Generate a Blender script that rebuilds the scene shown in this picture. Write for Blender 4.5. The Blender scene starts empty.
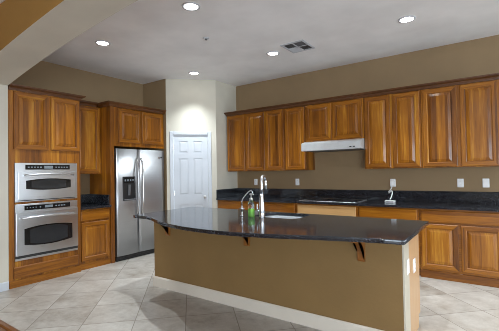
import bpy, bmesh, math, random
from mathutils import Vector, Matrix
random.seed(7)
C = bpy.context.scene.collection
sc = bpy.context.scene
PI = math.pi

# ------------------------------------------------------------------ camera
cam_data = bpy.data.cameras.new('camera')
cam = bpy.data.objects.new('camera', cam_data)
C.objects.link(cam)
cam_data.sensor_width = 36.0
cam_data.lens = 349.845 / 499.0 * 36.0
cam_data.clip_start = 0.05
_y, _p, _r = math.radians(35.4293), math.radians(1.0779), math.radians(-1.0246)
F = Vector((-math.sin(_y) * math.cos(_p), math.cos(_y) * math.cos(_p), math.sin(_p)))
R0 = Vector((math.cos(_y), math.sin(_y), 0))
U0 = R0.cross(F)
R = R0 * math.cos(_r) + U0 * math.sin(_r)
U = U0 * math.cos(_r) - R0 * math.sin(_r)
M = Matrix((R, U, -F)).transposed().to_4x4()
M.translation = Vector((0, 0, 1.3557))
cam.matrix_world = M
sc.camera = cam

# ------------------------------------------------------------------ world, daylight and added fill, exposure
sc.view_settings.view_transform = 'Standard'
sc.view_settings.look = 'None'
sc.view_settings.gamma = 1.0
sc.view_settings.use_curve_mapping = False
sc.view_settings.exposure = 0.24
wd = bpy.data.worlds.new('sky')
sc.world = wd
wd.use_nodes = True
wd.node_tree.nodes['Background'].inputs[0].default_value = (0.75, 0.87, 1.0, 1)
wd.node_tree.nodes['Background'].inputs[1].default_value = 1.6
try:
    sc.cycles.max_bounces = 10
    sc.cycles.filter_width = 0.9
    sc.cycles.diffuse_bounces = 6
    sc.cycles.glossy_bounces = 5
    sc.cycles.sample_clamp_indirect = 6.0
except Exception:
    pass

CAN_W = 160.0          # one ceiling can or added living room spot
WIN_KITCHEN_W = 95.0
FILL_LIVING_W = 40.0
FILL_REAR_W = 275.0


def area_light(name, loc, direction, sx, sy, power, color, spread=180.0, shape='RECTANGLE'):
    d = bpy.data.lights.new(name, 'AREA')
    d.shape = shape
    d.size = sx
    if shape in ('RECTANGLE', 'ELLIPSE'):
        d.size_y = sy
    d.energy = power
    d.color = color
    d.spread = math.radians(spread)
    o = bpy.data.objects.new(name, d)
    C.objects.link(o)
    o.location = loc
    o.rotation_euler = Vector(direction).to_track_quat('-Z', 'Y').to_euler()
    return o


# kitchen daylight and two added fills, out of frame, tilted up to brighten the ceiling
area_light('daylight_kitchen_window', (5.90, 3.55, 0.95), (-1, 0, 0.65), 3.2, 1.7, WIN_KITCHEN_W, (0.78, 0.90, 1.0), 150)
area_light('added_fill_living', (5.90, -1.55, 0.95), (-1, 0.1, 0.5), 3.8, 1.7, FILL_LIVING_W, (0.78, 0.90, 1.0), 150)  # unseen side fill, added to light surfaces facing right
area_light('added_fill_rear', (2.55, -3.92, 1.30), (-0.3, 1, 0.35), 4.2, 2.2, FILL_REAR_W, (0.76, 0.89, 1.0))  # unseen frontal fill, added to light surfaces facing the camera


# ------------------------------------------------------------------ materials
def srgb(r, g, b):
    f = lambda c: (c / 255.0 / 12.92) if c / 255.0 <= 0.04045 else ((c / 255.0 + 0.055) / 1.055) ** 2.4
    return (f(r), f(g), f(b), 1.0)


class NT:
    def __init__(s, name):
        s.m = bpy.data.materials.new(name)
        s.m.use_nodes = True
        s.t = s.m.node_tree
        s.b = s.t.nodes['Principled BSDF']

    def n(s, typ, **kw):
        x = s.t.nodes.new(typ)
        for k, v in kw.items():
            setattr(x, k, v)
        return x

    def l(s, a, b):
        s.t.links.new(a, b)

    def math(s, op, a, b=None, c=None):
        x = s.n('ShaderNodeMath', operation=op)
        for i, v in enumerate((a, b, c)):
            if v is None:
                continue
            if isinstance(v, (int, float)):
                x.inputs[i].default_value = v
            else:
                s.l(v, x.inputs[i])
        return x.outputs[0]

    def comb(s, a, b, c=0.0):
        x = s.n('ShaderNodeCombineXYZ')
        for i, v in enumerate((a, b, c)):
            if isinstance(v, (int, float)):
                x.inputs[i].default_value = v
            else:
                s.l(v, x.inputs[i])
        return x.outputs[0]

    def noise(s, vec, scale, detail=3.0, rough=0.5):
        x = s.n('ShaderNodeTexNoise')
        x.inputs['Scale'].default_value = scale
        x.inputs['Detail'].default_value = detail
        x.inputs['Roughness'].default_value = rough
        if vec is not None:
            s.l(vec, x.inputs['Vector'])
        return x.outputs['Fac']

    def white(s, vec):
        x = s.n('ShaderNodeTexWhiteNoise', noise_dimensions='3D')
        s.l(vec, x.inputs['Vector'])
        return x.outputs['Value']

    def ramp(s, fac, stops):
        x = s.n('ShaderNodeValToRGB')
        e = x.color_ramp.elements
        while len(e) < len(stops):
            e.new(0.5)
        for i, (p, c) in enumerate(stops):
            e[i].position = p
            e[i].color = c
        s.l(fac, x.inputs[0])
        return x.outputs[0]

    def bump(s, h, strength, dist=0.01):
        x = s.n('ShaderNodeBump')
        x.inputs['Strength'].default_value = strength
        x.inputs['Distance'].default_value = dist
        s.l(h, x.inputs['Height'])
        s.l(x.outputs[0], s.b.inputs['Normal'])

    def set(s, **kw):
        for k, v in kw.items():
            s.b.inputs[k.replace('_', ' ')].default_value = v
        return s


def paint(name, col, rough=0.75, tex=0.12, scale=55.0):
    t = NT(name)
    pos = t.n('ShaderNodeNewGeometry').outputs['Position']
    f = t.noise(pos, 2.2, 3)
    c2 = tuple(min(1, v * 1.06) for v in col[:3]) + (1,)
    c1 = tuple(v * 0.94 for v in col[:3]) + (1,)
    t.l(t.ramp(f, [(0.3, c1), (0.7, c2)]), t.b.inputs['Base Color'])
    t.set(Roughness=rough)
    if tex:
        t.bump(t.noise(pos, scale, 3), tex, 0.004)
    return t.m


def plain(name, col, rough=0.5, metal=0.0, **kw):
    t = NT(name)
    pos = t.n('ShaderNodeTexCoord').outputs['Object']
    f = t.noise(pos, 14.0, 2)
    c2 = tuple(min(1, v * 1.04) for v in col[:3]) + (1,)
    c1 = tuple(v * 0.96 for v in col[:3]) + (1,)
    t.l(t.ramp(f, [(0.3, c1), (0.7, c2)]), t.b.inputs['Base Color'])
    t.set(Roughness=rough, Metallic=metal)
    for k, v in kw.items():
        t.b.inputs[k.replace('_', ' ')].default_value = v
    return t.m


def emit(name, col, strength):
    t = NT(name)
    t.set(Base_Color=col, Emission_Color=col, Emission_Strength=strength)
    return t.m


def wood(name, stops, grain='z', stave=0.062, rough=0.4, vary=1.0):
    t = NT(name)
    co = t.n('ShaderNodeTexCoord').outputs['Object']
    rnd = t.n('ShaderNodeObjectInfo').outputs['Random']
    sp = t.n('ShaderNodeSeparateXYZ')
    t.l(co, sp.inputs[0])
    x, y, z = sp.outputs
    if grain == 'z':
        u, v = t.math('ADD', x, y), z
    else:
        u, v = t.math('ADD', z, y), x
    u = t.math('ADD', u, t.math('MULTIPLY', rnd, 13.7))
    s1 = t.white(t.comb(t.math('FLOOR', t.math('DIVIDE', u, stave)), 3.1, rnd))
    s2 = t.white(t.comb(t.math('FLOOR', t.math('DIVIDE', u, stave * 1.63)), 9.4, rnd))
    st = t.math('MULTIPLY', t.math('ADD', s1, s2), 0.5)
    g1 = t.noise(t.comb(t.math('MULTIPLY', u, 26.0), t.math('MULTIPLY', v, 1.7), s1), 1.0, 4, 0.6)
    g2 = t.noise(t.comb(t.math('MULTIPLY', u, 190.0), t.math('MULTIPLY', v, 5.0), s1), 1.0, 2, 0.5)
    f = t.math('ADD', t.math('MULTIPLY', st, 0.42 * vary),
               t.math('ADD', t.math('MULTIPLY', g1, 0.58), t.math('MULTIPLY', g2, 0.28)))
    f = t.math('ADD', f, -0.14 + 0.21 * (1 - vary))
    t.l(t.ramp(f, stops), t.b.inputs['Base Color'])
    t.set(Roughness=rough)
    t.b.inputs['Coat Weight'].default_value = 0.38
    t.b.inputs['Coat Roughness'].default_value = 0.1
    t.b.inputs['Specular IOR Level'].default_value = 0.35
    t.bump(g2, 0.06, 0.002)
    return t.m


CAB = [(0.14, srgb(64, 31, 2)), (0.38, srgb(118, 66, 6)), (0.60, srgb(158, 96, 14)), (0.86, srgb(208, 149, 50))]
CABD = [(0.10, srgb(56, 31, 13)), (0.5, srgb(92, 54, 24)), (0.9, srgb(128, 80, 38))]  # darkened cabinet wood tones, the crown's shade put into the colour
W_V = wood('cabinet wood upright grain', CAB, 'z')
W_H = wood('cabinet wood level grain', CAB, 'x', stave=0.24, vary=0.7)
W_CROWN = wood('crown wood with painted shade', CABD, 'x', stave=0.4, rough=0.4, vary=0.4)
W_PALE = wood('raw pale wood', [(0.1, srgb(186, 138, 84)), (0.5, srgb(212, 168, 112)), (0.9, srgb(226, 190, 138))], 'x', stave=0.2, vary=0.4)
W_END = wood('pale laminate end panel', [(0.1, srgb(186, 142, 98)), (0.5, srgb(206, 164, 120)), (0.9, srgb(216, 180, 138))], 'z', stave=0.5, rough=0.5, vary=0.2)
W_DARK = wood('dark corbel wood', [(0.1, srgb(88, 48, 18)), (0.5, srgb(138, 84, 34)), (0.9, srgb(176, 116, 54))], 'z', stave=0.5, vary=0.3)
W_FLOOR = wood('brown wood floor', [(0.1, srgb(62, 34, 14)), (0.5, srgb(112, 66, 30)), (0.9, srgb(150, 96, 48))], 'x', stave=0.11, rough=0.35)

P_TAUPE = paint('taupe wall paint', srgb(146, 122, 90))
P_GREIGE = paint('light greige wall paint', srgb(205, 199, 184))
P_GOLD = paint('golden brown wall paint', srgb(156, 116, 55), tex=0.3, scale=38)
P_ISLAND = paint('brown island paint', srgb(130, 101, 59), tex=0.35, scale=38)
P_CEIL = paint('white ceiling paint', srgb(243, 243, 244), tex=0.1)
P_WHITE = paint('white trim paint', srgb(198, 202, 208), rough=0.4, tex=0)
P_BASE = paint('off white baseboard paint', srgb(214, 204, 190), rough=0.45, tex=0)
P_CREAM = paint('cream end trim paint', srgb(198, 188, 170), rough=0.5, tex=0)


def stainless(name, col, rough, axis='x', streak=0.05):
    t = NT(name)
    co = t.n('ShaderNodeTexCoord').outputs['Object']
    sp = t.n('ShaderNodeSeparateXYZ')
    t.l(co, sp.inputs[0])
    x, y, z = sp.outputs
    v = t.comb(t.math('MULTIPLY', x, 2.0), t.math('MULTIPLY', y, 2.0), t.math('MULTIPLY', z, 260.0))
    if axis == 'z':
        v = t.comb(t.math('MULTIPLY', x, 260.0), t.math('MULTIPLY', y, 260.0), t.math('MULTIPLY', z, 2.0))
    f = t.noise(v, 1.0, 2)
    t.l(t.ramp(f, [(0.2, tuple(c * 0.9 for c in col[:3]) + (1,)), (0.8, col)]), t.b.inputs['Base Color'])
    t.l(t.math('ADD', t.math('MULTIPLY', f, streak), rough), t.b.inputs['Roughness'])
    t.set(Metallic=1.0)
    return t.m


STEEL = stainless('brushed stainless steel', (0.66, 0.67, 0.69, 1), 0.26)
STEEL_H = plain('satin hood steel', (0.78, 0.83, 0.86, 1), 0.35, 0.55)
STEEL_S = plain('satin sink steel', (0.52, 0.55, 0.58, 1), 0.35, 0.4)
STEEL_F = stainless('fridge stainless steel', (0.54, 0.55, 0.57, 1), 0.38)
CHROME = plain('polished chrome', (0.72, 0.73, 0.75, 1), 0.27, 1.0)
NICKEL = plain('satin nickel', (0.62, 0.61, 0.6, 1), 0.28, 1.0)
BLACK_GLASS = plain('black glass', (0.012, 0.012, 0.013, 1), 0.06)
WINDOW_GLASS = plain('smoked oven glass', (0.03, 0.032, 0.035, 1), 0.08)
BLACK = plain('black plastic', (0.014, 0.014, 0.015, 1), 0.4)
DISPLAY = plain('grey display', (0.20, 0.23, 0.25, 1), 0.2)
WHITE_PL = plain('white plastic', srgb(250, 250, 250), 0.35)
DARK_SLOT = plain('dark slot', (0.03, 0.03, 0.03, 1), 0.6)
GREY_METAL = plain('grey metal and louver shade', srgb(92, 93, 95), 0.5)
LENS = emit('lit lamp lens', (1.0, 0.96, 0.9, 1), 14.0)


def granite():
    t = NT('black speckled granite')
    co = t.n('ShaderNodeNewGeometry').outputs['Position']
    a = t.noise(co, 160.0, 2, 0.6)
    b = t.noise(co, 420.0, 1, 0.5)
    f = t.math('ADD', t.math('MULTIPLY', a, 0.6), t.math('MULTIPLY', b, 0.4))
    t.l(t.ramp(f, [(0.44, (0.004, 0.0045, 0.006, 1)), (0.57, (0.017, 0.019, 0.024, 1)), (0.68, (0.30, 0.32, 0.38, 1))]),
        t.b.inputs['Base Color'])
    t.set(Roughness=0.09)
    return t.m


GRANITE = granite()


def tile_floor():
    t = NT('beige ceramic tile laid diagonally')
    pos = t.n('ShaderNodeNewGeometry').outputs['Position']
    sp = t.n('ShaderNodeSeparateXYZ')
    t.l(pos, sp.inputs[0])
    x, y, _ = sp.outputs
    S = 0.4632
    r2 = 1 / math.sqrt(2)
    p = t.math('DIVIDE', t.math('ADD', t.math('MULTIPLY', t.math('ADD', x, y), r2), 1.453), S)
    q = t.math('DIVIDE', t.math('ADD', t.math('MULTIPLY', t.math('SUBTRACT', x, y), r2), 4.332), S)
    ip, iq = t.math('FLOOR', p), t.math('FLOOR', q)
    fp, fq = t.math('SUBTRACT', p, ip), t.math('SUBTRACT', q, iq)
    ep = t.math('MINIMUM', fp, t.math('SUBTRACT', 1.0, fp))
    eq = t.math('MINIMUM', fq, t.math('SUBTRACT', 1.0, fq))
    e = t.math('MINIMUM', ep, eq)
    grout = t.math('LESS_THAN', e, 0.0085)
    rnd = t.white(t.comb(ip, iq, 0.7))
    off = t.comb(t.math('ADD', x, t.math('MULTIPLY', rnd, 17.0)), y, t.math('MULTIPLY', rnd, 5.0))
    n1 = t.noise(off, 3.2, 6, 0.68)
    n2 = t.noise(off, 14.0, 5, 0.7)
    f = t.math('ADD', t.math('ADD', t.math('MULTIPLY', n1, 0.75), t.math('MULTIPLY', n2, 0.3)),
               t.math('MULTIPLY', t.math('SUBTRACT', rnd, 0.5), 0.10))
    col = t.ramp(f, [(0.30, srgb(132, 121, 108)), (0.48, srgb(168, 161, 152)), (0.70, srgb(194, 189, 181))])
    mx = t.n('ShaderNodeMix', data_type='RGBA')
    t.l(grout, mx.inputs['Factor'])
    t.l(col, mx.inputs['A'])
    mx.inputs['B'].default_value = srgb(140, 132, 122)
    t.l(mx.outputs['Result'], t.b.inputs['Base Color'])
    t.l(t.math('ADD', t.math('MULTIPLY', grout, 0.4), 0.34), t.b.inputs['Roughness'])
    t.bump(t.math('SUBTRACT', 1.0, grout), 0.3, 0.002)
    return t.m


TILE = tile_floor()


def glass(name, col, rough=0.02):
    t = NT(name)
    t.set(Base_Color=col, Roughness=rough, IOR=1.45)
    t.b.inputs['Transmission Weight'].default_value = 1.0
    return t.m


CLEAR = glass('clear plastic', (0.93, 0.95, 0.95, 1))
GREEN = plain('green dish soap', srgb(142, 208, 96), 0.15)


# ------------------------------------------------------------------ mesh helpers
class MB:
    """collects shapes in one bmesh, then links them as ONE mesh object"""

    def __init__(s):
        s.bm = bmesh.new()

    def box(s, x0, x1, y0, y1, z0, z1, bev=0.0, mi=0, seg=1):
        r = bmesh.ops.create_cube(s.bm, size=1.0)
        vs = r['verts']
        for v in vs:
            v.co = Vector((x0 + (v.co.x + .5) * (x1 - x0), y0 + (v.co.y + .5) * (y1 - y0), z0 + (v.co.z + .5) * (z1 - z0)))
        fs = set(f for v in vs for f in v.link_faces)
        for f in fs:
            f.material_index = mi
        if bev > 0:
            es = list(set(e for v in vs for e in v.link_edges))
            bmesh.ops.bevel(s.bm, geom=es, offset=bev, segments=seg, affect='EDGES', profile=0.5)
        return s

    def cyl(s, a, b, r0, r1=None, n=16, mi=0, cap=True):
        a, b = Vector(a), Vector(b)
        r1 = r0 if r1 is None else r1
        d = b - a
        q = d.to_track_quat('Z', 'Y')
        ra, rb = [], []
        for i in range(n):
            t = 2 * PI * i / n
            o = q @ Vector((math.cos(t), math.sin(t), 0))
            ra.append(s.bm.verts.new(a + o * r0))
            rb.append(s.bm.verts.new(b + o * r1))
        for i in range(n):
            f = s.bm.faces.new((ra[i], ra[(i + 1) % n], rb[(i + 1) % n], rb[i]))
            f.material_index = mi
            f.smooth = True
        if cap:
            s.bm.faces.new(list(reversed(ra))).material_index = mi
            s.bm.faces.new(rb).material_index = mi
        return s

    def tube(s, pts, r, n=12, mi=0):
        pts = [Vector(p) for p in pts]
        rs = r if isinstance(r, (list, tuple)) else [r] * len(pts)
        rings = []
        ref = None
        for i, p in enumerate(pts):
            d = (pts[min(i + 1, len(pts) - 1)] - pts[max(i - 1, 0)]).normalized()
            if ref is None:
                ref = d.orthogonal().normalized()
            ref = (ref - d * ref.dot(d)).normalized()
            w = d.cross(ref)
            rings.append([s.bm.verts.new(p + (ref * math.cos(2 * PI * k / n) + w * math.sin(2 * PI * k / n)) * rs[i]) for k in range(n)])
        for a, b in zip(rings, rings[1:]):
            for k in range(n):
                f = s.bm.faces.new((a[k], a[(k + 1) % n], b[(k + 1) % n], b[k]))
                f.smooth = True
                f.material_index = mi
        s.bm.faces.new(list(reversed(rings[0]))).material_index = mi
        s.bm.faces.new(rings[-1]).material_index = mi
        return s

    def lathe(s, prof, c=(0, 0, 0), n=24, mi=0):
        c = Vector(c)
        rings = []
        for (r, z) in prof:
            if r < 1e-6:
                rings.append([s.bm.verts.new(c + Vector((0, 0, z)))])
            else:
                rings.append([s.bm.verts.new(c + Vector((r * math.cos(2 * PI * k / n), r * math.sin(2 * PI * k / n), z))) for k in range(n)])
        for a, b in zip(rings, rings[1:]):
            for k in range(n):
                k2 = (k + 1) % n
                if len(a) == 1 and len(b) == 1:
                    continue
                if len(a) == 1:
                    vs = (a[0], b[k2], b[k])
                elif len(b) == 1:
                    vs = (a[k], a[k2], b[0])
                else:
                    vs = (a[k], a[k2], b[k2], b[k])
                f = s.bm.faces.new(vs)
                f.smooth = True
                f.material_index = mi
        return s

    def prism(s, poly, axis, a, b, mi=0):
        """poly of 2D points pulled along an axis; axis x: (y,z), axis y: (x,z), axis z: (x,y)"""
        def mk(p, t):
            return {'x': (t, p[0], p[1]), 'y': (p[0], t, p[1]), 'z': (p[0], p[1], t)}[axis]
        va = [s.bm.verts.new(mk(p, a)) for p in poly]
        vb = [s.bm.verts.new(mk(p, b)) for p in poly]
        n = len(poly)
        for i in range(n):
            s.bm.faces.new((va[i], va[(i + 1) % n], vb[(i + 1) % n], vb[i])).material_index = mi
        s.bm.faces.new(list(reversed(va))).material_index = mi
        s.bm.faces.new(vb).material_index = mi
        return s

    def rings(s, x0, x1, z0, z1, prof, mi_v=0, mi_h=1, close=True, back=None):
        """concentric rectangles (inset, y): cabinet door fronts facing -y"""
        loops = []
        for (i, y) in prof:
            loops.append([s.bm.verts.new(p) for p in ((x0 + i, y, z0 + i), (x1 - i, y, z0 + i), (x1 - i, y, z1 - i), (x0 + i, y, z1 - i))])
        for a, b in zip(loops, loops[1:]):
            for k in range(4):
                f = s.bm.faces.new((a[k], a[(k + 1) % 4], b[(k + 1) % 4], b[k]))
                f.material_index = mi_h if k in (0, 2) else mi_v
        if close:
            s.bm.faces.new(loops[-1]).material_index = mi_v
        if back is not None:
            s.bm.faces.new(list(reversed(loops[0]))).material_index = mi_v
        return s

    def build(s, name, mats, parent=None, smooth=None, loc=None):
        bmesh.ops.recalc_face_normals(s.bm, faces=s.bm.faces)
        me = bpy.data.meshes.new(name)
        s.bm.to_mesh(me)
        s.bm.free()
        for m in (mats if isinstance(mats, (list, tuple)) else [mats]):
            me.materials.append(m)
        o = bpy.data.objects.new(name, me)
        C.objects.link(o)
        if parent is not None:
            o.parent = parent
        if loc is not None:
            o.location = loc
        return o


def tag(o, label=None, cat=None, group=None, kind=None):
    for k, v in (('label', label), ('category', cat), ('group', group), ('kind', kind)):
        if v:
            o[k] = v
    return o


def thing(name, label, cat, loc=(0, 0, 0), rotz=0.0, group=None):
    o = bpy.data.objects.new(name, None)
    o.empty_display_size = 0.1
    C.objects.link(o)
    o.location = loc
    o.rotation_euler = (0, 0, rotz)
    return tag(o, label, cat, group)


def struct(o, label=None):
    return tag(o, label, None, None, 'structure')


def copy_tree(o, parent=None):
    c = o.copy()
    C.objects.link(c)
    if parent is not None:
        c.parent = parent
    for ch in [x for x in bpy.data.objects if x.parent == o]:
        copy_tree(ch, c)
    return c


# ------------------------------------------------------------------ dimensions
WALL_Y = 5.459        # back wall
WALL_X = -5.43        # wall behind the ovens
CEIL = 3.048
NOOK_Y = 4.21         # wall beyond the fridge
DA, DB = Vector((-4.80, 4.21, 0)), Vector((-4.18, 4.845, 0))   # angled pantry wall
ARCH_Y0, ARCH_Y1 = 1.37, 1.75
ARCH_L, ARCH_R = -4.815, 2.815
EAST = 6.0
SOUTH = -4.0
H = CEIL + 0.1

# ------------------------------------------------------------------ room shell
b = MB(); b.box(WALL_X - .1, EAST + .1, 1.32, WALL_Y + .1, -0.06, 0)
struct(b.build('floor', TILE))
b = MB(); b.box(-5.3, EAST + .1, SOUTH - .1, 1.285, -0.06, 0)
struct(b.build('floor.001', W_FLOOR))
b = MB(); b.prism([(1.278, -0.05), (1.335, -0.05), (1.335, 0.006), (1.322, 0.012), (1.29, 0.012), (1.278, 0.004)], 'x', ARCH_L, ARCH_R)
struct(b.build('trim_1', W_FLOOR), 'dark wooden threshold strip between the tile and the wood floor')
b = MB(); b.box(WALL_X - .1, EAST + .1, SOUTH - .1, WALL_Y + .1, CEIL, CEIL + 0.08)
struct(b.build('ceiling', P_CEIL))
b = MB(); b.box(-4.18, EAST + .1, WALL_Y, WALL_Y + .1, 0, CEIL)
struct(b.build('wall_back', P_TAUPE))
b = MB(); b.box(WALL_X - .1, WALL_X, ARCH_Y1, NOOK_Y, 0, CEIL)
struct(b.build('wall_left', P_TAUPE))
b = MB(); b.box(WALL_X - .1, DA.x, NOOK_Y, NOOK_Y + .1, 0, CEIL)
struct(b.build('wall_nook', P_TAUPE))
# angled pantry wall with a doorway
dv = (DB - DA)
DL = dv.length
du = dv.normalized()
dang = math.atan2(du.y, du.x)
D0, D1, DH = 0.115, 0.735, 2.05
b = MB()
b.box(0, D0, 0, .1, 0, CEIL); b.box(D1, DL, 0, .1, 0, CEIL); b.box(D0, D1, 0, .1, DH, CEIL)
w = b.build('wall_pantry', P_GREIGE); w.location = DA; w.rotation_euler = (0, 0, dang); struct(w)
b = MB(); b.box(DB.x - .1, DB.x, DB.y, WALL_Y, 0, CEIL)
struct(b.build('wall_return', P_GREIGE))
# arch wall between the living room and the kitchen
b = MB()
N = 48
xs = [ARCH_L + (ARCH_R - ARCH_L) * i / N for i in range(N + 1)]
zf = lambda x: 2.778 - 0.0221 * (x + 1.0) ** 2
poly = [(WALL_X - .1, 0), (ARCH_L, 0)] + [(x, zf(x)) for x in xs] + [(ARCH_R, 0), (EAST + .1, 0), (EAST + .1, CEIL), (WALL_X - .1, CEIL)]
b.prism(poly, 'y', ARCH_Y0, ARCH_Y1, 1)
b.bm.normal_update()
for f in b.bm.faces:
    c = f.calc_center_median()
    if abs(c.y - ARCH_Y0) < 1e-4:
        f.material_index = 0
    elif abs(c.y - ARCH_Y1) < 1e-4:
        f.material_index = 2
bmesh.ops.triangulate(b.bm, faces=[f for f in b.bm.faces if len(f.verts) > 4])
struct(b.build('wall_arch', [P_GOLD, P_GREIGE, P_TAUPE]), 'wall with a wide shallow arch opening to the kitchen')


b = MB()
for (p0, p1, q0, q1) in ((SOUTH - .1, -3.5, 0, CEIL), (.4, 1.9, 0, CEIL), (5.2, WALL_Y + .1, 0, CEIL), (-3.5, .4, 2.62, CEIL), (1.9, 5.2, 2.62, CEIL)):
    b.box(EAST, EAST + .1, p0, p1, q0, q1)
struct(b.build('wall_right', P_GREIGE))
for i_, (h0, h1) in enumerate(((1.9, 5.2), (-3.5, .4))):  # second frame is unseen, added around the living room fill
    f = MB()
    for k in range(4):
        y_ = h0 + (h1 - h0 - .06) * k / 3
        f.box(EAST + .03, EAST + .08, y_, y_ + .06, 0, 2.62)
    f.box(EAST + .03, EAST + .08, h0 + .06, h1 - .06, 0, .06); f.box(EAST + .03, EAST + .08, h0 + .06, h1 - .06, 2.56, 2.62)
    struct(f.build('window_%d' % (i_ + 1), P_WHITE))
b = MB()
for (p0, p1, q0, q1) in ((-5.3, .4, 0, CEIL), (4.7, EAST + .1, 0, CEIL), (.4, 4.7, 0, .15), (.4, 4.7, 2.5, CEIL)):
    b.box(p0, p1, SOUTH - .1, SOUTH, q0, q1)
struct(b.build('wall_rear', P_GREIGE))
f = MB()  # unseen window frame added around the rear fill light
for k in range(5):
    x_ = .4 + 4.24 * k / 4
    f.box(x_, x_ + .06, SOUTH - .08, SOUTH - .03, .15, 2.5)
f.box(.46, 4.64, SOUTH - .08, SOUTH - .03, .15, .21); f.box(.46, 4.64, SOUTH - .08, SOUTH - .03, 2.44, 2.5)
struct(f.build('window_3', P_WHITE))
b = MB(); b.box(-5.4, -5.3, SOUTH - .1, ARCH_Y0, 0, CEIL)
struct(b.build('wall_living', P_GOLD))

# white baseboards
def base_prof(y, d, h):
    return [(y, 0), (y + d, 0), (y + d, h - .012), (y + d * .45, h), (y, h)]

b = MB()
b.prism([(ARCH_L - .0005, 0.0), (ARCH_L + .014, 0.0), (ARCH_L + .014, .088), (ARCH_L + .006, .1), (ARCH_L - .0005, .1)], 'y', ARCH_Y0 - .014, ARCH_Y1 - .004)
struct(b.build('baseboard_left', P_WHITE), 'white baseboard on the jamb of the arch')
b = MB(); b.box(-4.2, -4.166, DB.y, DB.y + .05, 0, .1)
b2 = MB(); b2.box(0.0, .055, -.014, 0, 0, .1, .003); b2.box(.815, DL, -.014, 0, 0, .1, .003)
o = b2.build('baseboard_pantry', P_WHITE); o.location = DA; o.rotation_euler = (0, 0, dang); struct(o)
b.bm.free()

# pantry door, its casing and hardware
droot = bpy.data.objects.new('door_1', None); C.objects.link(droot)
droot.location = DA; droot.rotation_euler = (0, 0, dang); struct(droot, 'white six panel pantry door in the angled wall')
CAS = 0.058
b = MB()
b.box(D0 - CAS, D0 + .004, -.016, .0, 0, DH + CAS, .004); b.box(D1 - .004, D1 + CAS, -.016, .0, 0, DH + CAS, .004)
b.box(D0 + .0045, D1 - .0045, -.015, .0, DH - .004, DH + CAS, .004)
b.build('door_casing', P_WHITE, droot)
b = MB()
b.box(D0 + .006, D1 - .006, .012, .045, .008, DH - .006)
b.build('door_slab', P_WHITE, droot)
x0, x1 = D0 + .006, D1 - .006
cw = (x1 - x0 - .095 * 2 - .09) / 2
rows = [(0.17, 0.80), (0.97, 1.62), (1.72, 1.93)]
b = MB()
# stiles and rails raised in front of the slab leave six recessed fields
b.box(x0, x0 + .095, .004, .0119, .008, DH - .006); b.box(x1 - .095, x1, .004, .0119, .008, DH - .006)
xm = (x0 + x1) / 2
b.box(xm - .045, xm + .045, .004, .0119, .008, DH - .006)
zz = [.008] + [z for r in rows for z in r] + [DH - .006]
for k in range(0, len(zz), 2):
    b.box(x0 + .095, xm - .045, .004, .0119, zz[k], zz[k + 1]); b.box(xm + .045, x1 - .095, .004, .0119, zz[k], zz[k + 1])
b.build('door_frame', P_WHITE, droot)
for (za, zb) in rows:
    for (pa, pb) in ((x0 + .095, xm - .045), (xm + .045, x1 - .095)):
        b = MB()
        b.rings(pa, pb, za, zb, [(0.0, .0119), (.012, .0105), (.034, .0052), (.036, .0052)], 0, 0)
        b.build('door_panel', P_WHITE, droot)
b = MB()
b.cyl((x1 - .065, .004, .925), (x1 - .065, -.006, .925), .032, n=20)
b.cyl((x1 - .065, -.006, .925), (x1 - .065, -.035, .925), .010, n=12)
prof = [(0, -.028), (.018, -.025), (.027, -.012), (.028, 0), (.024, .012), (.012, .018), (0, .019)]
tmp = MB(); tmp.lathe(prof, n=20)
for v in tmp.bm.verts:
    v.co = Vector((x1 - .065 + v.co.x, -.052 - v.co.z * .9, .925 + v.co.y))
me_ = bpy.data.meshes.new('t'); tmp.bm.to_mesh(me_); tmp.bm.free(); b.bm.from_mesh(me_)
b.build('door_knob', NICKEL, droot)
for z in (0.25, 1.0, 1.80):
    b = MB(); b.box(x0 - .012, x0 + .012, -.003, .0035, z - .045, z + .045, .002); b.cyl((x0 - .002, -.006, z - .045), (x0 - .002, -.006, z + .045), .006, n=10)
    b.build('door_hinge', NICKEL, droot)

# ------------------------------------------------------------------ ceiling cans and added living room spots
CANS_AND_FILLS = [(-4.10, 2.56, 'lit recessed can light nearest the arch above the ovens'),
        (-2.50, 2.54, 'lit recessed can light above the island front, nearest the top edge'),
        (-2.585, 4.263, 'lit recessed can light beside the ceiling air vent'),
        (-4.155, 4.269, 'lit recessed can light above the white pantry door'),
        (-0.80, 4.235, 'lit recessed can light beyond the air vent, above the taller cabinets'),
        (-0.80, 2.54, None), (0.95, 4.235, None), (0.95, 2.54, None),
        (-3.2, -0.6, None), (-0.4, -0.6, None), (2.4, -0.6, None), (-3.2, -2.6, None), (-0.4, -2.6, None)]  # these living room spots are unseen, added to light arch wall and island


def make_can():
    t = thing('recessed_light', 'x', 'ceiling light', group='recessed can lights in the ceiling')
    b = MB(); b.lathe([(.070, -.002), (.072, -.008), (.092, -.006), (.095, -.0005), (.070, -.0005)], n=32)
    b.build('trim_ring', P_WHITE, t)
    b = MB(); b.lathe([(.0698, -.0012), (.0698, -.0045), (.05, -.0065), (0, -.0075)], n=32)
    b.build('lens', LENS, t)
    return t


proto = None
for i, (x, y, lab) in enumerate(CANS_AND_FILLS):
    ld = bpy.data.lights.new('can_or_fill_lamp', 'SPOT')
    ld.energy = CAN_W; ld.color = (0.85, 0.94, 1.0); ld.spot_size = math.radians(95); ld.spot_blend = 1.0; ld.shadow_soft_size = .03
    lo = bpy.data.objects.new('can_or_fill_lamp', ld); C.objects.link(lo); lo.location = (x, y, CEIL - .015)
    if lab is None:
        continue
    if proto is None:
        proto = make_can(); o = proto
    else:
        o = copy_tree(proto)
    o.location = (x, y, CEIL); o['label'] = lab

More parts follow.
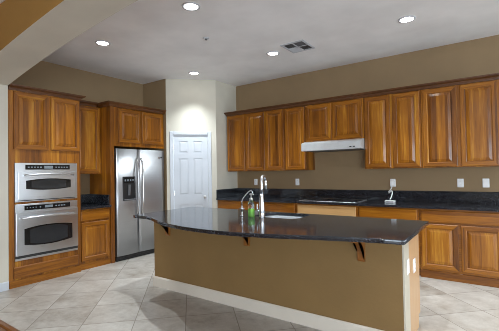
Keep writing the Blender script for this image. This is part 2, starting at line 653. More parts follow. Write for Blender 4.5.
# ------------------------------------------------------------------ cabinets (local frame: x along the front, front faces -y, z up)
RAISED_FRAME = [(0.0, 0.0), (0.0, -.0155), (.005, -.0205), (.050, -.0205), (.056, -.0150), (.057, -.008), (.066, -.008)]
RAISED_PANEL = [(.0620, -.0078), (.064, -.0098), (.096, -.0178), (.0975, -.0195), (.099, -.0195)]


def door(parent, x0, x1, z0, z1, y=0.0, name='door'):
    b = MB(); b.rings(x0, x1, z0, z1, [(i, y + d) for i, d in RAISED_FRAME], close=False)
    d = b.build(name, [W_V, W_H], parent)
    b = MB(); b.rings(x0, x1, z0, z1, [(i, y + d_) for i, d_ in RAISED_PANEL])
    b.build('raised_panel', [W_V, W_V], d)
    return d


def drawer_front(parent, x0, x1, z0, z1, y=0.0, mat=None, name='drawer_front'):
    b = MB(); b.rings(x0, x1, z0, z1, [(0, y), (0, y - .014), (.008, y - .0205), (.012, y - .0205)], 0, 0)
    return b.build(name, mat or W_H, parent)


def carcass(parent, x0, x1, depth, z0, z1, name='carcass'):
    b = MB(); b.box(x0, x1, 0, depth, z0, z1, .0015)
    return b.build(name, W_V, parent)


UP_Y = 5.114 + 0.02
UD = WALL_Y - UP_Y - .002
Z0, Z1 = 1.372, 2.412


def upper(label, x0, x1, doors, z0=Z0, rotz=0.0, loc=None, group=None):
    t = thing('wall_cabinet', label, 'cabinet', loc or (x0, UP_Y, z0), rotz, group)
    w = x1 - x0
    carcass(t, .0008, w - .0008, UD, 0, Z1 - z0)
    for (a, c) in doors:
        door(t, a - x0, c - x0, .012, Z1 - z0 - .012)
    return t


upper('tall two door wall cabinet next to the pantry wall', -4.155, -3.300, [(-4.135, -3.745), (-3.706, -3.316)])
upper('tall two door wall cabinet between the pantry corner cabinet and the hood', -3.298, -2.528, [(-3.283, -2.930), (-2.894, -2.545)])
upper('short two door wall cabinet above the range hood', -2.526, -1.588, [(-2.510, -2.084), (-2.056, -1.612)], z0=1.822)
upper('tall two door wall cabinet touching the far side of the hood, above the white plug', -1.586, -0.826, [(-1.565, -1.222), (-1.186, -0.846)])
upper('tall two door wall cabinet cut by the frame edge, above the two outlets', -0.824, 0.04, [(-0.803, -0.416), (-0.376, 0.006)])


def crown(label, x0, x1, depth, loc, rotz, left=True, right=True, group=None):
    t = thing('crown_molding', label, 'crown molding', loc, rotz, group)
    b = MB()
    # front run with returns: outlines offset outwards at each profile step
    steps = [(-.004, 0.0), (.010, .0), (.012, .012), (.016, .013), (.018, .020), (.026, .030), (.042, .040), (.052, .043), (.052, .049), (.060, .051), (.062, .064), (-.004, .064)]
    loops = []
    for (o, z) in steps:
        xl = x0 - (o if left else 0)
        xr = x1 + (o if right else 0)
        loops.append([b.bm.verts.new(p) for p in ((xl, depth, z), (xl, -o, z), (xr, -o, z), (xr, depth, z))])
    for p, q in zip(loops, loops[1:]):
        for k in range(3):
            b.bm.faces.new((p[k], p[k + 1], q[k + 1], q[k]))
    for k in (0, 3):
        b.bm.faces.new([l[k] for l in loops])
    b.bm.faces.new(loops[0]); b.bm.faces.new(list(reversed(loops[-1])))
    b.build('molding', W_CROWN, t)
    return t


crown('long dark crown molding over the back wall cabinets', -4.155, 0.04, UD, (0, UP_Y, Z1 + .0015), 0, True, True)

# base run on the back wall
BASE_Y = WALL_Y - .61
CT = 0.895            # counter top height
CB = CT - .035


def base_cab(label, x0, x1, drawers, doors, mat=None, group=None):
    t = thing('base_cabinet', label, 'cabinet', (x0, BASE_Y, 0), 0, group)
    w = x1 - x0
    b = MB(); b.box(.0008, w - .0008, 0, .606, .10, CB - .001, .0015)
    b.build('carcass', W_H, t)
    b = MB(); b.box(.0008, w - .0008, .045, .10, 0.0, .0995)
    b.build('toe_kick', W_H, t)
    for (a, c) in drawers:
        drawer_front(t, a - x0, c - x0, .700, CB - .018, mat=mat)
    for (a, c) in doors:
        door(t, a - x0, c - x0, .125, .675)
    return t


base_cab('base cabinet in the corner by the pantry, under the black counter', -4.178, -3.352, [(-4.15, -3.37)], [(-4.15, -3.78), (-3.745, -3.37)])
base_cab('base cabinet behind the chrome faucet, under the black counter', -3.350, -2.572, [(-3.335, -2.592)], [(-3.335, -2.98), (-2.945, -2.592)])
base_cab('base cabinet with a pale raw wood front under the cooktop', -2.570, -1.612, [(-2.545, -1.637)], [(-2.545, -2.11), (-2.075, -1.637)], mat=W_PALE)
base_cab('base cabinet under the small white device', -1.610, -0.832, [(-1.588, -0.853)], [(-1.588, -1.235), (-1.205, -0.853)])
base_cab('base cabinet beyond the island end with doors down to the floor', -0.830, 0.05, [(-0.808, 0.028)], [(-0.835 + .025, -0.410), (-0.380, 0.028)])
# light baseboard-like toe strip of the visible cabinet stands flush in the photo: cover piece
b = MB(); b.box(-.83, .05, -.004, .04, .0, .098, .003)

o = b.build('toe_board', W_H); o.location = (0, BASE_Y, 0)
for q_ in bpy.data.objects:
    if q_.get('label') == 'base cabinet beyond the island end with doors down to the floor':
        o.parent = q_; o.location = (.83, 0, 0)

# back counter with splash
t = thing('countertop', 'long black granite countertop with backsplash along the back wall', 'countertop', (-4.178, 0, CT))
b = MB(); b.box(0, 4.24, WALL_Y - .648, WALL_Y - .002, -.034, 0, .004, seg=2)
b.build('slab', GRANITE, t)
b = MB(); b.box(0.0, 4.24, WALL_Y - .024, WALL_Y - .002, .0005, .152, .003)
b.build('backsplash', GRANITE, t)
b = MB(); b.box(0.0, .022, WALL_Y - .640, WALL_Y - .0245, .0005, .152, .003)
b.build('backsplash', GRANITE, t)

# cooktop
t = thing('cooktop', 'black glass cooktop with a thin steel rim set in the back counter', 'cooktop', (-2.09, 5.13, CT))
b = MB(); b.box(-.43, .43, -.27, .27, .0005, .007, .003)
b.build('glass_top', BLACK_GLASS, t)
b = MB()
b.box(-.44, .44, -.28, -.2705, .0005, .009, .002); b.box(-.44, .44, .2705, .28, .0005, .009, .002)
b.box(-.44, -.4305, -.2705, .2705, .0005, .009, .002); b.box(.4305, .44, -.2705, .2705, .0005, .009, .002)
b.build('steel_rim', STEEL, t)
for (x, y, r) in ((-.22, -.12, .09), (-.22, .13, .075), (.22, -.12, .075), (.22, .13, .1)):
    b = MB(); b.lathe([(r, .0072), (r, .0076), (r - .004, .0076), (r - .004, .0072)], (x, y, 0), n=32)
    b.build('burner_ring', GREY_METAL, t)

# range hood
t = thing('range_hood', 'slim stainless under-cabinet range hood', 'range hood', (-2.526 + .002, 0, 1.662))
hw = .934
b = MB(); b.prism([(WALL_Y - .003, 0.006), (4.97, 0.006), (4.965, .012), (4.965, .118), (4.985, .134), (5.09, .157), (WALL_Y - .003, .157)], 'x', .0, hw)
b.build('hood_body', STEEL_H, t)
b = MB(); b.box(.06, hw - .06, 5.02, WALL_Y - .06, 0.0, .0058)
b.build('filter', GREY_METAL, t)
for k in range(2):
    b = MB(); b.box(hw - .16 + k * .05, hw - .13 + k * .05, 4.960, 4.9648, .03, .045)
    b.build('switch', BLACK, t)

# ------------------------------------------------------------------ outlets
def outlet_parts(t, plates=2):
    b = MB(); b.box(-.037, .037, -.006, 0, -.058, .058, .003)
    b.build('cover_plate', WHITE_PL, t)
    if plates == 2:
        for z in (-.024, .024):
            b = MB(); b.box(-.016, .016, -.0085, -.0062, z - .014, z + .014, .002)
            s_ = b.build('socket', WHITE_PL, t)
            b = MB(); b.box(-.007, -.005, -.0090, -.0086, z - .004, z + .006); b.box(.005, .007, -.0090, -.0086, z - .004, z + .006)
            b.build('slots', DARK_SLOT, s_)
    else:
        b = MB(); b.box(-.016, .016, -.009, -.0062, -.032, .032, .002)
        b.build('rocker', WHITE_PL, t)


def outlet(label, loc, rotz=0.0, kind=2, name='outlet', cat='outlet'):
    t = thing(name, label, cat, loc, rotz, 'wall plates')
    outlet_parts(t, kind)
    return t


yw = WALL_Y - .0005
outlet('white outlet low on the back wall under the pantry corner cabinet', (-3.740, yw, 1.166))
outlet('white outlet on the back wall beside the tall chrome faucet, before the hood', (-2.863, yw, 1.168))
outlet('white outlet with the white plug in it above the backsplash', (-1.280, yw, 1.160))
outlet('white outlet on the back wall, first one past the white plug', (-0.420, yw, 1.159))
outlet('white light switch plate nearest the frame edge, second plate past the plug', (-0.137, yw, 1.160), kind=1, name='light_switch', cat='light switch')
outlet('white plate on the wall behind the narrow counter beside the ovens', (WALL_X + .0005, 2.905, 1.16), PI / 2, kind=1, name='light_switch', cat='light switch')

# plug and white device on the counter
t = thing('power_adapter', 'white plug-in adapter with a cord hanging from the back wall outlet', 'adapter', (-1.280, WALL_Y - .010, 1.150))
b = MB(); b.box(-.028, .030, -.050, 0, -.045, .040, .007, seg=2)
b.build('adapter_body', WHITE_PL, t)
pts = [Vector((-.005, -.03, -.045)), Vector((-.02, -.05, -.085)), Vector((-.045, -.075, -.12)), Vector((-.03, -.11, -.135)), Vector((.01, -.14, -.10)),
       Vector((.03, -.17, -.13)), Vector((.02, -.2, -.19)), Vector((.015, -.245, -.215))]
sm = []
for i in range(len(pts) - 1):
    p0, p1, p2, p3 = pts[max(i - 1, 0)], pts[i], pts[i + 1], pts[min(i + 2, len(pts) - 1)]
    for k in range(6):
        u_ = k / 6
        sm.append(0.5 * ((2 * p1) + (p2 - p0) * u_ + (2 * p0 - 5 * p1 + 4 * p2 - p3) * u_ ** 2 + (3 * p1 - p0 - 3 * p2 + p3) * u_ ** 3))
sm.append(pts[-1])
b = MB(); b.tube(sm, .008, 8)
b.build('cord', WHITE_PL, t)
t = thing('router', 'small flat white device standing on the black back counter', 'device', (-1.245, 5.12, CT))
b = MB(); b.box(-.065, .065, -.04, .04, .001, .030, .006, seg=2)
b.build('case', WHITE_PL, t)
b = MB(); b.box(-.052, .052, -.0425, -.0405, .010, .020)
b.build('front_strip', GREY_METAL, t)

# ------------------------------------------------------------------ oven wall (faces +x: local x runs along world y)
QX = PI / 2
TX = -4.822
tower = thing('oven_cabinet', 'tall wood cabinet tower holding the microwave and the wall oven', 'cabinet', (TX, 1.757, 0), QX)
TW = 2.645 - 1.757
y2 = lambda y: y - 1.757
dep = abs(WALL_X - TX) - .004
b = MB()
# tower built as panels around two appliance bays
b.box(0, .058, 0, dep, 0, Z1, .001); b.box(TW - .05, TW, 0, dep, .0, Z1, .001)
b.box(.0585, TW - .0505, 0, dep, 1.522, Z1 - .0)
b.box(.0585, TW - .0505, 0, dep, 1.010, 1.034)
b.box(.0585, TW - .0505, 0, dep, .004, .312)
b.build('carcass', W_V, tower)
door(tower, y2(1.808), y2(2.212), 1.688, 2.398)
door(tower, y2(2.246), y2(2.632), 1.688, 2.398)
drawer_front(tower, y2(1.800), y2(2.600), .108, .246)
b = MB(); b.box(0, TW, -.004, -.0005, 0.0, .088, .002)
b.build('toe_board', W_H, tower)
crown('dark crown molding capping the oven tower', 0, TW, dep, (TX, 1.757, Z1 + .0015), QX, False, True)


def barrel(b, x0, x1, z0, z1, bow, y0, y1, mi=0, n=14):
    """panel whose upper and lower edges bow outwards in the middle"""
    top = [(x1 - (x1 - x0) * i / n, z1 + bow * (1 - (2 * i / n - 1) ** 2)) for i in range(n + 1)]
    bot = [(x0 + (x1 - x0) * i / n, z0 - bow * (1 - (2 * i / n - 1) ** 2)) for i in range(n + 1)]
    b.prism(bot + top, 'y', y0, y1, mi)


def bowed_handle(parent, x0, x1, z, y, sag, name='handle'):
    b = MB()
    n = 14
    pts = [(x0 + (x1 - x0) * i / n, y - .028 - .022 * (1 - (2 * i / n - 1) ** 2), z + sag * (1 - (2 * i / n - 1) ** 2)) for i in range(n + 1)]
    b.tube(pts, .0125, 10)
    b.cyl((x0 + .012, y, z), (x0 + .012, y - .032, z), .011, n=10); b.cyl((x1 - .012, y, z), (x1 - .012, y - .032, z), .011, n=10)
    return b.build(name, STEEL, parent)


OY0 = 1.8165
OW = .778
t = thing('built_in_microwave', 'stainless built-in microwave above the wall oven', 'microwave', (TX, OY0, 1.036), QX)
b = MB(); b.box(.004, OW - .004, 0.004, .45, .004, .480)
b.box(0, OW, -.012, .0035, 0, .484, .003)
b.build('casing', STEEL, t)
b = MB(); b.box(.030, OW - .030, -.030, -.0125, .026, .372, .005, seg=2)
md = b.build('door', STEEL, t)
b = MB(); barrel(b, .118, .674, .160, .262, .022, -.034, -.0303)
b.build('window', BLACK_GLASS, md)
b = MB(); barrel(b, .180, .612, .172, .250, .020, -.0352, -.0342)
b.build('window_screen', WINDOW_GLASS, md)
bowed_handle(md, .095, .70, .328, -.030, .014)
b = MB(); b.box(.118, .672, -.016, -.0125, .400, .462, .002)
cp = b.build('control_panel', BLACK_GLASS, t)
b = MB(); b.box(.340, .450, -.0172, -.0162, .412, .450)
b.build('display', DISPLAY, cp)
for k in range(5):
    for x_ in (.145, .480):
        b = MB(); b.box(x_ + k * .036, x_ + .020 + k * .036, -.0170, -.0162, .424, .438)
        b.build('button', DISPLAY, cp)
b = MB(); b.box(.030, OW - .030, -.0135, -.0122, .010, .020)
b.build('vent_gap', DARK_SLOT, t)

t = thing('wall_oven', 'stainless wall oven below the built-in microwave', 'oven', (TX, OY0, .316), QX)
b = MB(); b.box(.004, OW - .004, 0.004, .55, .004, .688)
b.box(0, OW, -.012, .0035, 0, .691, .003)
b.build('casing', STEEL, t)
b = MB(); b.box(.004, OW - .004, -.034, -.0125, .062, .590, .006, seg=2)
od = b.build('door', STEEL, t)
b = MB(); barrel(b, .095, .690, .190, .385, .030, -.038, -.0343)
b.build('window', BLACK_GLASS, od)
b = MB(); barrel(b, .160, .625, .205, .370, .028, -.0392, -.0382)
b.build('window_screen', WINDOW_GLASS, od)
bowed_handle(od, .05, .728, .518, -.034, .012)
b = MB(); b.box(.105, .672, -.016, -.0125, .612, .672, .002)
cp = b.build('control_panel', BLACK_GLASS, t)
b = MB(); b.box(.345, .445, -.0172, -.0162, .628, .660)
b.build('display', DISPLAY, cp)
b = MB(); b.cyl((.290, -.0162, .642), (.290, -.0178, .642), .010, n=12)
b.build('button', DISPLAY, cp)
for k in range(4):
    b = MB(); b.box(.130 + k * .034, .144 + k * .034, -.0170, -.0162, .636, .648)
    b.build('button', DISPLAY, cp)
    b = MB(); b.box(.475 + k * .036, .497 + k * .036, -.0170, -.0162, .634, .650)
    b.build('button', DISPLAY, cp)
b = MB(); b.box(.002, OW - .002, -.024, -.0122, .030, .060)
b.build('vent_gap', DARK_SLOT, t)

# narrow base cabinet, counter and wall cabinet between tower and fridge
NX = -4.862
t = thing('base_cabinet', 'narrow base cabinet with one drawer and one door beside the ovens', 'cabinet', (NX, 2.647, 0), QX)
NW = 3.132 - 2.647
nd = abs(WALL_X - NX) - .004
b = MB(); b.box(0.001, NW - .001, 0, nd, .09, CB - .001, .0015)
b.build('carcass', W_V, t)
b = MB(); b.box(0.001, NW - .001, .0, .10, 0, .0895)
b.build('toe_kick', W_H, t)
drawer_front(t, .022, NW - .03, .700, CB - .025)
door(t, .022, NW - .03, .122, .672)
t = thing('countertop', 'short black granite counter between the ovens and the fridge panel', 'countertop', (-4.825, 2.647, CT), QX)
b = MB(); b.box(.0, NW, 0, abs(WALL_X + 4.825) - .003, -.034, 0, .004, seg=2)
b.build('slab', GRANITE, t)
b = MB(); b.box(.0, NW, abs(WALL_X + 4.825) - .024, abs(WALL_X + 4.825) - .003, .0005, .152, .003)
b.build('backsplash', GRANITE, t)
b = MB(); b.box(NW - .022, NW, .05, abs(WALL_X + 4.825) - .0245, .0005, .152, .003)
b.build('backsplash', GRANITE, t)
SX = -5.105
t = thing('wall_cabinet', 'single door wall cabinet between the oven tower and the fridge', 'cabinet', (SX, 2.647, Z0), QX)
sd = abs(WALL_X - SX) - .003
b = MB(); b.box(.001, NW - .001, 0, sd, 0, Z1 - Z0, .0015)
b.build('carcass', W_V, t)
door(t, .06, NW - .030, .012, Z1 - Z0 - .014)
crown('short dark crown molding over the single wall cabinet', .0685, NW - .069, sd, (SX, 2.647, Z1 + .0015), QX, False, False)

# fridge surround
FX = -4.865
t = thing('fridge_cabinet', 'wood fridge surround with a tall side panel and two doors over the fridge', 'cabinet', (FX, 3.134, 0), QX)
FW = NOOK_Y - .004 - 3.134
fd = abs(WALL_X - FX) - .004
b = MB(); b.box(0, .066, -.02, fd, 0, Z1, .0015)
b.build('side_panel', W_V, t)
b = MB(); b.box(.0665, FW, 0, fd, 1.80, Z1, .0015)
b.build('carcass', W_V, t)
door(t, 3.287 - 3.134, 3.708 - 3.134, 1.860, 2.398)
door(t, 3.738 - 3.134, 4.180 - 3.134, 1.860, 2.398)
crown('dark crown molding over the fridge surround', 0, FW, fd, (FX + .02, 3.134, Z1 + .0015), QX, True, False)

# fridge
RX = -4.836
t = thing('refrigerator', 'stainless side-by-side refrigerator with a dispenser in the narrow door', 'refrigerator', (RX, 3.222, 0), QX)
RW = 4.172 - 3.222
b = MB(); b.box(.006, RW - .006, .065, .58, .02, 1.735, .004)
b.build('cabinet_body', plain('dark grey fridge side', (0.05, 0.05, 0.055, 1), 0.45), t)
DX = .405
def fridge_door(x0, x1, name):
    b = MB()
    # gently crowned front
    n = 10
    pts = []
    for i in range(n + 1):
        s_ = i / n
        pts.append((x0 + (x1 - x0) * s_, -.004 - .014 * (1 - (2 * s_ - 1) ** 2)))
    poly = [(x0 + .001, .06)] + [(x0, .010)] + pts + [(x1, .010), (x1 - .001, .06)]
    b.prism(poly, 'z', .082, 1.760)
    o = b.build(name, STEEL_F, t)
    for p in o.data.polygons:
        if abs(p.normal.z) < .3 and p.normal.y < -.5:
            p.use_smooth = True
    return o
fz = fridge_door(.0, DX - .007, 'freezer_door')
fr = fridge_door(DX + .007, RW, 'fridge_door')
for d_, hx in ((fz, DX - .040), (fr, DX + .048)):
    b = MB()
    n = 16
    pts = [(hx, -.022 - .050 * min(1, 4 * min(i / n, 1 - i / n)) ** .7, .70 + .92 * i / n) for i in range(n + 1)]
    b.tube(pts, .0135, 10)
    b.build('handle', NICKEL, d_)
b = MB(); b.box(.105, .340, -.024, -.006, .935, 1.320, .004)
dp = b.build('dispenser', BLACK, fz)
b = MB(); b.box(.118, .327, -.0252, -.0242, 1.215, 1.305)
b.build('dispenser_panel', BLACK_GLASS, dp)
for k in range(4):
    b = MB(); b.box(.135 + k * .048, .160 + k * .048, -.0262, -.0253, 1.245, 1.275)
    b.build('button', DISPLAY, dp)
b = MB(); b.prism([(-.030, 1.02), (-.0242, 1.02), (-.0242, 1.19), (-.044, 1.19), (-.040, 1.12)], 'x', .195, .235)
b.build('paddle', GREY_METAL, dp)
b = MB(); b.box(.125, .320, -.040, -.0242, .940, .962, .003)
b.build('drip_tray', GREY_METAL, dp)
b = MB(); b.box(.70, .86, -.0145, -.0095, 1.62, 1.640, .001)
b.build('badge', NICKEL, fr)
b = MB(); b.cyl((.885, -.008, 1.640), (.885, -.0125, 1.640), .014, n=20)
b.build('emblem', BLACK, fr)
b = MB(); b.box(.004, RW - .004, .012, .064, .004, .078, .003)
for k in range(12):
    b.box(.03 + k * .075, .03 + k * .075 + .05, .008, .0118, .03, .045)
b.build('toe_grille', BLACK, t)

# ------------------------------------------------------------------ island
IX0, IX1 = -3.435, -0.590
IY0, IYW, IY1 = 2.80, 2.965, 3.385
t = thing('kitchen_island', 'long brown painted kitchen island base with white baseboard and brackets', 'kitchen island', (0, 0, 0))
IT = CT - .0325
b = MB(); b.box(IX0, IX1 - .0155, IY0, IYW, .0, IT - .001, .002)
b.build('painted_wall', P_ISLAND, t)
b = MB(); b.box(IX1 - .015, IX1, IY0 + .001, IYW, .0, IT - .001, .002)
b.build('end_trim', P_CREAM, t)
b = MB()
SL, SR = -2.20, -1.53    # the sink bay is open inside
b.box(IX0 + .004, SL, IYW + .0005, IY1, .10, IT - .001); b.box(SR, IX1 - .019, IYW + .0005, IY1, .10, IT - .001)
b.box(SL, SR, IYW + .0005, IY1, .10, .60)
b.box(IX0 + .01, IX1 - .019, IYW + .0005, IY1 - .07, 0, .0995)
b.build('cabinet_box', W_H, t)
b = MB()
b.prism([(IYW + .0005, 0), (IY1 - .072, 0), (IY1 - .072, .10), (IY1, .10), (IY1, IT - .001), (IYW + .0005, IT - .001)], 'x', IX1 - .018, IX1 - .002)
b.build('end_panel', W_END, t)
nd_ = 5
w_ = (IX1 - .05 - IX0) / nd_
# doors on the working side face +y
for k in range(nd_):
    x_ = IX0 + .03 + k * w_
    b = MB(); b.rings(-(x_ + w_ - .01), -(x_ + .01), .13, IT - .03, [(i, d_) for i, d_ in RAISED_FRAME], close=False)
    b.rings(-(x_ + w_ - .01), -(x_ + .01), .13, IT - .03, [(i, d_) for i, d_ in RAISED_PANEL], close=True)
    d = b.build('cabinet_door', [W_V, W_H], t)
    d.location = (0, IY1 + .0005, 0); d.rotation_euler = (0, 0, PI)
b = MB()
b.prism([(IY0 - .0005, 0), (IY0 - .015, 0), (IY0 - .015, .102), (IY0 - .007, .118), (IY0 - .0005, .118)], 'x', IX0 - .014, IX1 - .001)
b.build('baseboard', P_BASE, t)
b = MB(); b.box(IX0 - .014, IX0 - .0005, IY0, IY1 - .1, 0, .118, .002)
b.build('baseboard', P_BASE, t)


def corbel(xc, label=None):
    b = MB()
    W2 = .027
    y = IY0 - .001
    # wall leg with rounded foot, curved underside, arm under the slab
    pts = [(y, .632), (y - .022, .632), (y - .032, .644), (y - .030, .672)]
    n = 10
    for i in range(n + 1):
        a = i / n * PI / 2
        pts.append((y - .165 + .135 * math.cos(a), .680 + .125 * math.sin(a)))
    pts += [(y - .195, .808), (y - .205, .822), (y - .205, IT - .002), (y, IT - .002)]
    b.prism(pts, 'x', xc - W2, xc + W2)
    bmesh.ops.triangulate(b.bm, faces=[f for f in b.bm.faces if len(f.verts) > 4])
    o = b.build('corbel', W_DARK, t)
    return o


for xc in (-3.17, -2.03, -0.905):
    corbel(xc)

# island top with a bowed front edge and a sink cut-out
SKX, SKY, SKW, SKD = -1.865, 3.20, .25, .205
front = [(-3.385, 2.470), (-3.33, 2.454), (-3.22, 2.452), (-3.12, 2.446), (-3.02, 2.418), (-2.93, 2.374), (-2.82, 2.318), (-2.70, 2.262), (-2.58, 2.216),
         (-2.42, 2.168), (-2.25, 2.134), (-2.08, 2.117), (-1.92, 2.112), (-1.75, 2.122), (-1.58, 2.148), (-1.42, 2.186), (-1.26, 2.236),
         (-1.10, 2.290), (-0.95, 2.335), (-0.80, 2.378), (-0.65, 2.412), (-0.535, 2.428), (-0.508, 2.444)]
outline = front + [(-0.512, 3.425), (-0.530, 3.445), (-3.440, 3.470), (-3.455, 3.455)]
hole = []
for cx_, cy_, a0 in ((SKX + SKW - .09, SKY + SKD - .09, 0), (SKX - SKW + .09, SKY + SKD - .09, 90), (SKX - SKW + .09, SKY - SKD + .09, 180), (SKX + SKW - .09, SKY - SKD + .09, 270)):
    for k in range(6):
        a = math.radians(a0 + 90 * k / 5)
        hole.append((cx_ + .09 * math.cos(a), cy_ + .09 * math.sin(a)))


def slab_with_hole(name, outer, inner, z, thick, bev, mat, parent):
    cu = bpy.data.curves.new('outline', 'CURVE')
    cu.dimensions = '2D'
    cu.fill_mode = 'BOTH'
    cu.extrude = thick / 2 - bev
    cu.bevel_depth = bev
    cu.bevel_resolution = 2
    cu.offset = -bev
    for pts in (outer, inner):
        s_ = cu.splines.new('POLY')
        s_.points.add(len(pts) - 1)
        for p, c_ in zip(s_.points, pts):
            p.co = (c_[0], c_[1], 0, 1)
        s_.use_cyclic_u = True
    tmp_ = bpy.data.objects.new('tmp_outline', cu)
    C.objects.link(tmp_)
    dg = bpy.context.evaluated_depsgraph_get()
    me = bpy.data.meshes.new_from_object(tmp_.evaluated_get(dg))
    bpy.data.objects.remove(tmp_)
    me.name = name
    me.materials.clear()
    me.materials.append(mat)
    o = bpy.data.objects.new(name, me)
    C.objects.link(o)
    o.location = (0, 0, z - thick / 2)
    if parent:
        o.parent = parent
    return o


top = slab_with_hole('island_countertop', outline, hole, CT, .032, .004, GRANITE, None)
tag(top, 'dark speckled granite island countertop with a bowed overhanging front', 'countertop')

# undermount sink
t = thing('sink', 'stainless undermount sink set in the island countertop', 'sink', (SKX, SKY, CT - .0335))
b = MB()
def rr(w, d, r, z, n=6):
    pts = []
    for cx_, cy_, a0 in ((w - r, d - r, 0), (-w + r, d - r, 90), (-w + r, -d + r, 180), (w - r, -d + r, 270)):
        for k in range(n):
            a = math.radians(a0 + 90 * k / (n - 1))
            pts.append(b.bm.verts.new((cx_ + r * math.cos(a), cy_ + r * math.sin(a), z)))
    return pts
L = [rr(SKW + .02, SKD + .02, .1, -.002), rr(SKW + .02, SKD + .02, .1, 0.0), rr(SKW + .004, SKD + .004, .09, 0.0), rr(SKW - .004, SKD - .004, .085, -.01),
     rr(SKW - .02, SKD - .02, .075, -.16), rr(SKW - .05, SKD - .05, .06, -.185)]
for p, q in zip(L, L[1:]):
    for k in range(len(p)):
        f = b.bm.faces.new((p[k], p[(k + 1) % len(p)], q[(k + 1) % len(p)], q[k])); f.smooth = True
b.bm.faces.new(L[-1])
b.build('bowl', STEEL_S, t)
b = MB(); b.lathe([(0, -.1835), (.03, -.1835), (.045, -.181), (.045, -.1845)], n=20)
b.build('drain', CHROME, t)

# main faucet
fx, fy = -1.955, 2.95
t = thing('kitchen_faucet', 'tall chrome gooseneck faucet standing at the island sink', 'faucet', (fx, fy, CT + .0005))
b = MB(); b.lathe([(0, 0), (.031, 0), (.031, .008), (.027, .014), (.027, .05), (.030, .075), (.026, .13), (.022, .20), (.018, .24), (0, .24)], n=24)
b.build('body', CHROME, t)
ang = math.radians(104)
dx_, dy_ = math.cos(ang), math.sin(ang)
pts = [(0, 0, .22), (0, 0, .30), (0, 0, .345)]
rad = .062
for k in range(1, 11):
    a = PI * k / 10 * .93
    pts.append((dx_ * rad * (1 - math.cos(a)), dy_ * rad * (1 - math.cos(a)), .355 + rad * math.sin(a)))
b = MB(); b.tube(pts, [.018, .0175, .0165] + [.0155] * 10, 14)
b.build('spout', CHROME, t)
ex, ey, ez = pts[-1]
b = MB(); b.tube([(ex, ey, ez + .006), (ex + dx_ * .006, ey + dy_ * .006, ez - .04), (ex + dx_ * .008, ey + dy_ * .008, ez - .085)], [.016, .0185, .020], 14)
b.build('spray_head', NICKEL, t)
b = MB(); b.cyl((-.02, 0, .06), (-.045, -.008, .065), .013, n=12); b.tube([(-.040, -.006, .064), (-.052, -.010, .09), (-.048, -.012, .135)], [.009, .008, .006], 10)
b.build('lever', CHROME, t)

# slim filtered-water tap
t = thing('water_tap', 'thin chrome drinking water tap beside the green soap bottle', 'tap', (-2.205, 2.95, CT + .0005))
b = MB(); b.lathe([(0, 0), (.020, 0), (.020, .006), (.012, .012), (.012, .06), (.016, .066), (.016, .088), (.009, .096), (.007, .11), (0, .11)], n=20)
b.build('body', CHROME, t)
b = MB()
pts = [(0, 0, .10), (0, 0, .155), (.008, .003, .180), (.028, .012, .208), (.062, .026, .248), (.082, .034, .262), (.098, .041, .262), (.108, .045, .250), (.110, .046, .232)]
b.tube(pts, .0058, 10)
b.build('spout', CHROME, t)
b = MB(); b.tube([(-.034, -.006, .080), (-.012, 0, .077), (.012, 0, .077), (.030, .004, .078)], .005, 8)
b.build('lever', CHROME, t)

# soap bottle
t = thing('soap_bottle', 'clear pump bottle half full of green dish soap', 'soap bottle', (-2.090, 2.955, CT + .0005))
b = MB(); b.lathe([(0, .002), (.031, .002), (.0335, .008), (.0335, .084), (0, .084)], n=28)
b.build('green_soap', GREEN, t)
b = MB(); b.lathe([(0, 0), (.032, 0), (.035, .006), (.035, .122), (.031, .142), (.020, .160), (.017, .166), (.017, .172)], n=28)
b.build('bottle', CLEAR, t)
b = MB(); b.lathe([(0, .168), (.020, .168), (.020, .190), (.008, .194), (.006, .196), (.006, .222), (.015, .224), (.015, .236), (0, .238)], n=20)
b.tube([(0, 0, .231), (.030, -.004, .232), (.040, -.006, .226)], [.008, .006, .005], 8)
b.build('pump', NICKEL, t)

# outlets on the island end
t = outlet('white outlet on the tan end panel of the island', (IX1 - .0015, 3.16, .558), PI / 2)
t = outlet('narrow white plate on the cream trim of the island end', (IX1 + .0005, 2.91, .605), PI / 2, kind=1, name='light_switch', cat='light switch')

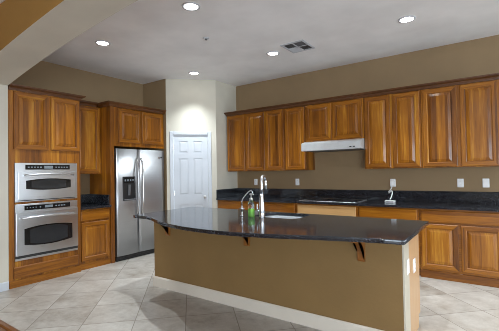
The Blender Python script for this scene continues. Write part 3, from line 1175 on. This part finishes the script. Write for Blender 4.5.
# ------------------------------------------------------------------ ceiling vent and detector
t = thing('air_vent', 'white ceiling air vent with shade-grey louvers', 'air vent', (-2.175, 4.24, CEIL))
b = MB()
A, B_ = .17, .19
b.box(-A, A, -B_, -B_ + .03, -.010, -.0005, .002); b.box(-A, A, B_ - .03, B_, -.010, -.0005, .002)
b.box(-A, -A + .03, -B_ + .03, B_ - .03, -.010, -.0005, .002); b.box(A - .03, A, -B_ + .03, B_ - .03, -.010, -.0005, .002)
b.box(-.010, .010, -B_ + .03, B_ - .03, -.009, -.0005); b.box(-A + .03, -.010, -.010, .010, -.009, -.0005); b.box(.010, A - .03, -.010, .010, -.009, -.0005)
b.build('frame', P_WHITE, t)
b = MB(); b.box(-A + .03, A - .03, -B_ + .03, B_ - .03, -.0015, -.0005)
b.build('duct_backing', GREY_METAL, t)
for (qx0, qx1, qy0, qy1, ax) in ((-A + .03, -.01, -B_ + .03, -.01, 'y'), (.01, A - .03, -B_ + .03, -.01, 'x'), (-A + .03, -.01, .01, B_ - .03, 'x'), (.01, A - .03, .01, B_ - .03, 'y')):
    b = MB()
    n = 6
    for k in range(n):
        if ax == 'x':
            y_ = qy0 + (qy1 - qy0) * (k + .5) / n
            b.prism([(y_ - .008, -.0025), (y_ + .006, -.0085), (y_ + .008, -.0075), (y_ - .006, -.0018)], 'x', qx0, qx1)
        else:
            x_ = qx0 + (qx1 - qx0) * (k + .5) / n
            b.prism([(x_ - .008, -.0025), (x_ + .006, -.0085), (x_ + .008, -.0075), (x_ - .006, -.0018)], 'y', qy0, qy1)
    b.build('louver_bank', P_WHITE if (qx0 < 0 and qy0 > 0) else GREY_METAL, t)  # shade between louvers put into colour: three white banks toned grey
t = thing('fire_sprinkler', 'small white round sprinkler cap on the ceiling', 'sprinkler', (-2.949, 3.253, CEIL))
b = MB(); b.lathe([(0, -.012), (.030, -.011), (.040, -.006), (.042, -.0005)], n=24)
b.build('cap', P_WHITE, t)
b = MB(); b.lathe([(0, -.026), (.012, -.026), (.012, -.0122), (0, -.0122)], n=12)
b.build('head', GREY_METAL, t)
